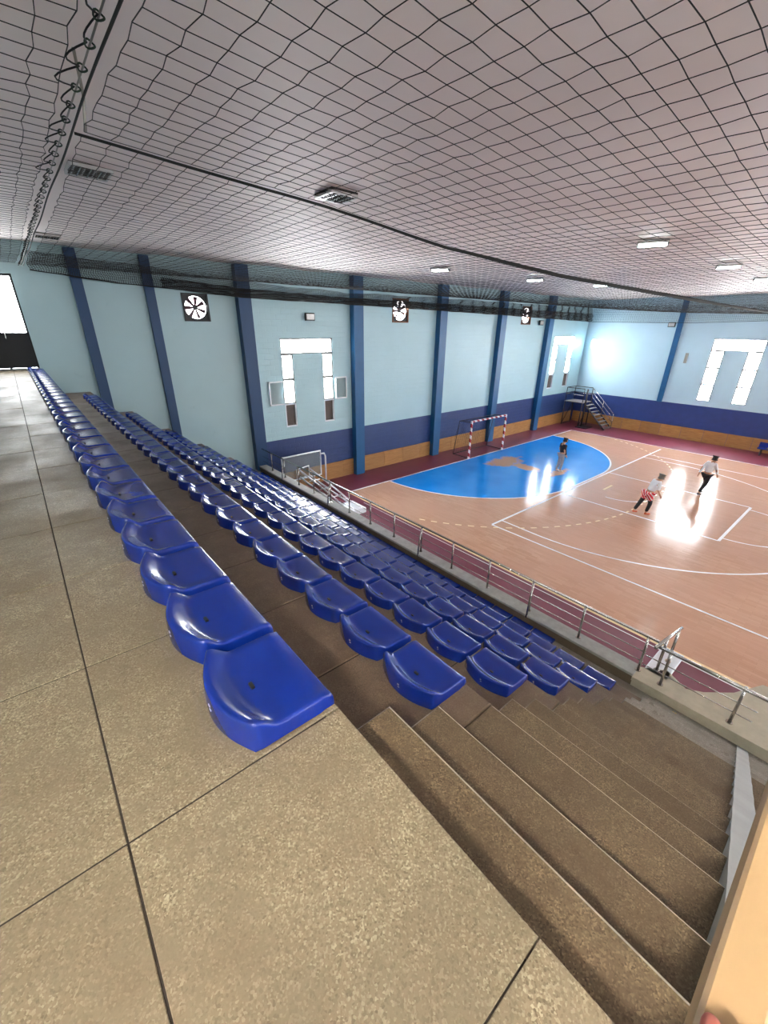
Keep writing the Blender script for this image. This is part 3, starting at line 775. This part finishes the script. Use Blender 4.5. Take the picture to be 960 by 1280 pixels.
# ------------------------------------------------------------------ safety net under the ceiling
def rope_z(x):
    xs = [-3, .8, 1.7, 3.0, 5.2, 8.4, 12.3, 20, 27, 32.5]; zs = [8.0, 7.98, 7.92, 7.86, 7.66, 7.54, 7.50, 7.44, 7.42, 7.46]
    return float(np.interp(x, xs, zs))
rn = np.random.RandomState(3)
jit = rn.uniform(-1, 1, (400, 400, 3))
YR = 4.8
def net_obj(name, xs, ys, zf, r, label, jx=.012, group=None):
    G = np.zeros((len(xs), len(ys), 3))
    for i, x in enumerate(xs):
        for j, y in enumerate(ys):
            q = jit[i % 400, j % 400]; st_ = (1 if (i+j) % 2 else -1)*.007
            G[i, j] = (x+q[0]*jx+st_, y+q[1]*jx*.4, zf(x, y)+q[2]*.004)
    lines = [G[i] for i in range(len(xs))]+[G[:, j] for j in range(len(ys))]
    return strand_obj('net_sheet', lines, r, 'net', label)
court_net = empty('court_net', (.8, YR, 7.9), 0, 'black knotted net hung under the ceiling with edges gathered at the walls', 'net')
walk_net = empty('walkway_net', (.7, YR, 7.97), 0, 'black knotted net above the walkway with looped lacing', 'net')
end_net = side_net = court_net
bpy.context.view_layer.update()
def under(o, p): o.parent = p; o.matrix_parent_inverse = p.matrix_world.inverted(); return o
z1 = lambda x, y: rope_z(x)-.05*math.sin(math.pi*min(1, max(0, (YR-y)/8)))
under(net_obj('ceiling_net', np.arange(.87, 32.4, .2), np.arange(-4.4, YR+.01, .16), z1, .0031, None), court_net)
def z2(x, y):
    t = (y-YR)/10.6; return rope_z(x)*(1-t)+(7.98)*t-.10*math.sin(math.pi*t)
under(net_obj('ceiling_net', np.arange(.87, 32.4, .2), np.arange(YR, 15.5, .16), z2, .0031, None), court_net)
under(net_obj('ceiling_net', np.arange(-2.35, .74, .15), np.arange(-4.4, 15.6, .16), lambda x, y: 7.97+.03*math.sin(y*.9), .0031, None), walk_net)
# gathered edge of the net along the end wall and the side wall
def band_top(x): return float(np.interp(x, [.9, 3, 6.3, 10.8, 17, 24, 32], [8.28, 8.2, 7.96, 7.84, 7.9, 7.92, 8.0]))
def band_bot(x): return float(np.interp(x, [.9, 2.9, 4.7, 6.5, 10.8, 21, 32], [7.86, 7.68, 7.6, 7.48, 7.44, 7.3, 7.1]))
def band(name, us, P, nv, r, label):
    lines = []
    vs = np.linspace(0, 1, nv)
    lines += [[P(u, v) for v in vs] for u in us]+[[P(u, v) for u in us] for v in vs]
    return under(strand_obj('net_fold', lines, r, 'net'), label)
def pe(u, v):
    t = band_top(u); b = band_bot(u)
    return (u+.03*math.sin(v*9+u*5), 15.36+.05*math.sin(u*7)+.04*math.sin(v*11+u*3), t+(b-t)*v+.02*math.sin(u*2.1))
band('net_valance', np.arange(.9, 32, .055), pe, 14, .007, end_net)
def pe2(u, v): p = pe(u+.027, v); q = band_top(u); b = band_bot(u); return (p[0], p[1]-.07+.03*math.sin(u*5), q+(b-q)*(.45+.55*v))
band('net_valance', np.arange(4, 32, .055), pe2, 11, .010, end_net)
def ps(u, v): return (32.1+.05*math.sin(u*5)+.03*math.sin(v*9), u, 8.0-.12*math.sin((15.4-u)/12)+(-.92+.25*max(0, (9-u)/6))*v)
band('net_valance', np.arange(3, 15.4, .09), ps, 13, .0055, side_net)
# cables
cx = .8
def lac():
    cable = under(MB().tube([(cx, y, 7.97+.012*math.sin(y*2)) for y in np.arange(-4.4, 15.75, .25)], .008, 8).build('net_cable', 'rope', smooth=True), court_net)
    wire = under(MB().tube([(cx-.045, -4.4, 8.0), (cx-.045, 15.79, 7.98)], .006, 6).build('support_wire', 'steel_wire', smooth=True), walk_net)
    pts = []; y = -4.4; k = 0
    while y < 15.7:
        for q in range(6):
            t = q/6; big = .08+.035*math.sin(k*1.7) if y < 6 else .05
            pts.append((cx-.055-big*math.sin(math.pi*t)-.01*math.sin(k), y+.3*t, 7.99-.03*math.sin(math.pi*t)))
        y += .3; k += 1
        lace = under(MB().tube(pts, .0048, 6).build('lacing_cord', 'rope', None, True), walk_net)
    rg = MB().tube([(.024*math.cos(a), .012*math.sin(a*2), .018*math.sin(a)) for a in np.linspace(0, 2*math.pi, 14)[:-1]], .005, 6, closed=True).mesh('ring', True); rg.materials.append(M['rope_green'])
    y = -4.4
    while y < 15.7: link('ring', rg, lace, (cx-.05, y, 7.985)); y += .3
    under(MB().tube([(x, YR+.01*math.sin(x*3), rope_z(x)-.005) for x in np.arange(.82, 32.6, .4)], [float(np.interp(x, [.8, 4, 9, 14], [.0105, .016, .036, .045])) for x in np.arange(.82, 32.6, .4)], 8).build('cross_rope', 'rope', smooth=True), court_net)
    under(MB().tube([(u, 15.36+.05*math.sin(u*7)-.02, band_bot(u)) for u in np.arange(.9, 32.1, .2)], .014, 6).build('edge_rope', 'rope', smooth=True), end_net)
    under(MB().tube([ps(u, 1) for u in np.arange(3, 15.4, .3)], .014, 6).build('edge_rope', 'rope', smooth=True), side_net)
    tag(MB().tube([(.9, YR, 8.0), (.95, YR+.05, 8.25), (.95, YR+.05, ZC+.02)], .012, 6).build('net_hanger', 'steel_wire', smooth=True), 'steel hanger holding the corner of the net ropes', 'hanger')
lac()

# ------------------------------------------------------------------ people
def skin_obj(name, verts, edges, radii, mat, parent, root=0, levels=2):
    me = bpy.data.meshes.new(name); me.from_pydata(verts, edges, []); o = link(name, me, parent); me.materials.append(M[mat])
    md = o.modifiers.new('skin', 'SKIN'); md.use_smooth_shade = True
    sv = me.skin_vertices[0].data
    for i, r in enumerate(radii):
        sv[i].radius = r if isinstance(r, tuple) else (r, r); sv[i].use_root = (i == root)
    o.modifiers.new('sub', 'SUBSURF').levels = levels; o.modifiers['sub'].render_levels = levels
    return o
def person(loc, rz, H, J, label, top, bottom, hairmat, shoemat, sleeve=1., shorts=None):
    root = empty('person', loc, rz, label, 'person')
    s = H/1.75
    V = lambda p: (p[0]*s, p[1]*s, p[2]*s)
    J = {k: Vector(v) for k, v in J.items()}
    nm = []; vv = []; ee = []; rr = []
    def add(n, p, r, par=None):
        nm.append(n); vv.append(V(p)); rr.append(r*s if not isinstance(r, tuple) else (r[0]*s, r[1]*s))
        if par: ee.append((nm.index(par), nm.index(n)))
    # body: facing +Y, left is -X
    add('pelvis', J['pelvis'], (.145, .10)); add('waist', J['waist'], (.125, .09), 'pelvis'); add('chest', J['chest'], (.155, .105), 'waist')
    add('neck', J['neck'], .055, 'chest'); add('jaw', J['head']+Vector((0, .02, -.06)), (.062, .075), 'neck'); add('skull', J['head']+Vector((0, 0, .05)), (.078, .09), 'jaw'); add('crown', J['head']+Vector((0, -.005, .10)), (.055, .065), 'skull')
    add('nose', J['head']+Vector((0, .105, -.01)), .014, 'jaw')
    for sd in ('l', 'r'):
        q = -1 if sd == 'l' else 1
        add('sh'+sd, J['sh'+sd], .062, 'chest'); add('el'+sd, J['el'+sd], .042, 'sh'+sd); add('wr'+sd, J['wr'+sd], .028, 'el'+sd)
        fd = (J['wr'+sd]-J['el'+sd]).normalized(); palm = J['wr'+sd]+fd*.08; add('pa'+sd, palm, (.036, .018), 'wr'+sd)
        for k in range(4): add('f%d%s' % (k, sd), palm+fd*(.085-.008*abs(k-1.5))+Vector((0, -.027+.018*k, 0))+Vector((-q*.02, 0, 0)), .009, 'pa'+sd)
        add('th'+sd, J['wr'+sd]+fd*.075+Vector((0, .055, 0)), .010, 'wr'+sd)
        add('hi'+sd, J['hi'+sd], .088, 'pelvis'); add('kn'+sd, J['kn'+sd], .058, 'hi'+sd); add('an'+sd, J['an'+sd], .040, 'kn'+sd)
        add('to'+sd, J['to'+sd], .034, 'an'+sd)
    skin_obj('body', vv, ee, rr, 'skin', root)
    def garment(name, keys, edges, radii, mat):
        vs = [V(J[k] if isinstance(k, str) else k) for k in keys]
        skin_obj(name, vs, edges, [tuple(q*s for q in r) if isinstance(r, tuple) else r*s for r in radii], mat, root)
    mid = lambda a, b, t: J[a]*(1-t)+J[b]*t
    hem = J['pelvis']*.85+J['waist']*.15
    garment('shirt', [hem, 'waist', 'chest', mid('chest', 'neck', .6), 'shl', mid('shl', 'ell', .55), mid('ell', 'wrl', sleeve-.08 if sleeve > .5 else 0.), 'shr', mid('shr', 'elr', .55), mid('elr', 'wrr', sleeve-.08 if sleeve > .5 else 0.)],
            [(0, 1), (1, 2), (2, 3), (2, 4), (4, 5), (5, 6), (2, 7), (7, 8), (8, 9)], [(.175, .135), (.165, .13), (.18, .135), .085, .085, .066, .05, .085, .066, .05], top)
    lo = .93
    garment('trousers', ['pelvis', 'hil', 'knl', mid('knl', 'anl', lo), 'hir', 'knr', mid('knr', 'anr', lo)], [(0, 1), (1, 2), (2, 3), (0, 4), (4, 5), (5, 6)], [(.165, .125), .105, .08, .062, .105, .08, .062], bottom)
    if shorts: garment('shorts', ['pelvis', 'hil', mid('hil', 'knl', .75), 'hir', mid('hir', 'knr', .75)], [(0, 1), (1, 2), (0, 3), (3, 4)], [(.18, .14), .125, .11, .125, .11], shorts)
    hd = J['head']; up = Vector((0, 0, 1))
    skin_obj('hair', [V(hd+Vector((0, -.03, .05))), V(hd+Vector((0, -.02, .1))), V(hd+Vector((0, -.035, 0)))], [(0, 1), (0, 2)], [(.092*s, .092*s), (.075*s, .08*s), (.075*s, .07*s)], hairmat, root)
    for sd in ('l', 'r'):
        a, t = J['an'+sd], J['to'+sd]; dd = (t-a); dd.z = 0; dd.normalize()
        skin_obj('shoe', [V(a+Vector((0, 0, -.035))-dd*.05), V(a*.5+t*.5+Vector((0, 0, -.02))), V(t+dd*.03)], [(0, 1), (1, 2)], [(.045*s, .05*s), (.048*s, .045*s), (.042*s, .032*s)], shoemat, root, levels=1)
        q = -1 if sd == 'l' else 1
        e = MB(); bm_ = hd+Vector((q*.032, .088, .025))
        e.tube([V(bm_), V(bm_+Vector((0, .012, 0)))], .011*s, 8).build('eye', 'hair', root)
    return root
base = dict(pelvis=(0, 0, .95), waist=(0, .0, 1.12), chest=(0, .0, 1.32), neck=(0, .0, 1.50), head=(0, .03, 1.61), shl=(-.18, 0, 1.40), shr=(.18, 0, 1.40),
            ell=(-.23, -.03, 1.13), elr=(.23, -.03, 1.13), wrl=(-.23, .06, .90), wrr=(.23, .06, .90), hil=(-.09, 0, .88), hir=(.09, 0, .88), knl=(-.1, .03, .49), knr=(.1, .03, .49),
            anl=(-.1, -.02, .09), anr=(.1, -.02, .09), tol=(-.11, .13, .04), tor=(.11, .13, .04))
# goalkeeper: stands, looking down at the floor
J1 = dict(base, head=(0, .07, 1.60), wrl=(-.21, .1, .9), wrr=(.21, .1, .9), anl=(-.1, -.1, .09), tol=(-.11, .05, .04), knl=(-.1, -.01, .49))
person((19.75, 9.6, 0), math.radians(-122), 1.72, J1, 'person in dark top and grey trousers standing in the blue area', 'navy_cloth', 'grey_cloth', 'hair', 'white_shoe')
# player leaning forward, red shorts over black leggings
J2 = dict(base, pelvis=(0, -.05, .92), waist=(0, .04, 1.07), chest=(0, .14, 1.25), neck=(0, .23, 1.40), head=(0, .30, 1.50), shl=(-.17, .16, 1.33), shr=(.17, .16, 1.33),
          ell=(-.22, .12, 1.05), elr=(.22, .14, 1.05), wrl=(-.2, .25, .84), wrr=(.2, .28, .84), hil=(-.09, -.05, .86), hir=(.09, -.05, .86),
          knl=(-.1, -.2, .49), anl=(-.1, -.38, .11), tol=(-.11, -.25, .05), knr=(.1, .06, .48), anr=(.1, -.02, .09), tor=(.11, .13, .04))
person((17.45, 4.75, 0), math.radians(-130), 1.74, J2, 'person in white shirt and red shorts over black leggings', 'white_cloth', 'black_cloth', 'grey_cap', 'orange_shoe', sleeve=.0, shorts='red_shorts')
# walking player in white and black
J3 = dict(base, chest=(0, .05, 1.31), neck=(0, .09, 1.48), head=(0, .15, 1.58), shl=(-.18, .05, 1.39), shr=(.18, .05, 1.39), ell=(-.24, -.12, 1.15), wrl=(-.25, -.16, .9), elr=(.24, .12, 1.15), wrr=(.23, .24, .94),
          knl=(-.1, .17, .52), anl=(-.1, .05, .1), tol=(-.11, .2, .05), knr=(.1, -.06, .49), anr=(.1, -.28, .12), tor=(.11, -.14, .045))
person((21.75, 4.0, 0), math.radians(-118), 1.76, J3, 'person in white shirt and black trousers walking on the court', 'white_cloth', 'black_cloth', 'hair', 'dark_shoe')

# hand of someone at the head of the stairs, fingers over the beige rail
hand = empty('hand', (.256, -.100, 6.05), 0, 'reddish fingertips resting on the beige handrail', 'hand')
pal = [(-.10, 0, .035), (-.05, 0, .03), (-.02, 0, .026)]
vv = list(pal); ee = [(0, 1), (1, 2)]; rr = [(.03, .02), (.036, .016), (.036, .014)]
for k in range(4):
    y = -.027+.018*k; ln = (.05, .065, .07, .06)[k]; b = len(vv)
    vv += [(.0, y, .026), (ln*.55, y, .022), (ln, y, .010)]; ee += [(2, b), (b, b+1), (b+1, b+2)]; rr += [.009, .0085, .008]
b = len(vv); vv += [(-.05, .045, .022), (-.015, .055, .012)]; ee += [(1, b), (b, b+1)]; rr += [.011, .009]
b = len(vv); vv += [(-.2, -.01, .08)]; ee += [(0, b)]; rr += [(.03, .024)]
skin_obj('skin_surface', vv, ee, rr, 'skin_red', hand, root=1)

# ------------------------------------------------------------------ litter at the foot of the stairs
def crumple(name, loc, sx, sy, h, mat, label, seed):
    r_ = random.Random(seed); m = MB(); n = 7
    for j in range(n):
        for i in range(n): m.v.append((sx*(i/(n-1)-.5)+r_.uniform(-.01, .01), sy*(j/(n-1)-.5)+r_.uniform(-.01, .01), r_.uniform(.004, h)))
    for j in range(n-1):
        for i in range(n-1):
            a = j*n+i; m.f.append((a, a+1, a+n+1, a+n))
    o = m.build(name, mat, loc=loc); md = o.modifiers.new('thick', 'SOLIDIFY'); md.thickness = .002; o.rotation_euler = (0, 0, r_.uniform(0, 3)); tag(o, label, 'litter')
crumple('wrapper', (6.30, .56, 1.2), .2, .1, .05, 'yellow_wrap', 'crumpled yellow wrapper at the foot of the stairs', 1)
crumple('paper_scrap', (6.32, .76, 1.2), .16, .05, .03, 'white_paint', 'white paper scrap beside the yellow wrapper', 2)
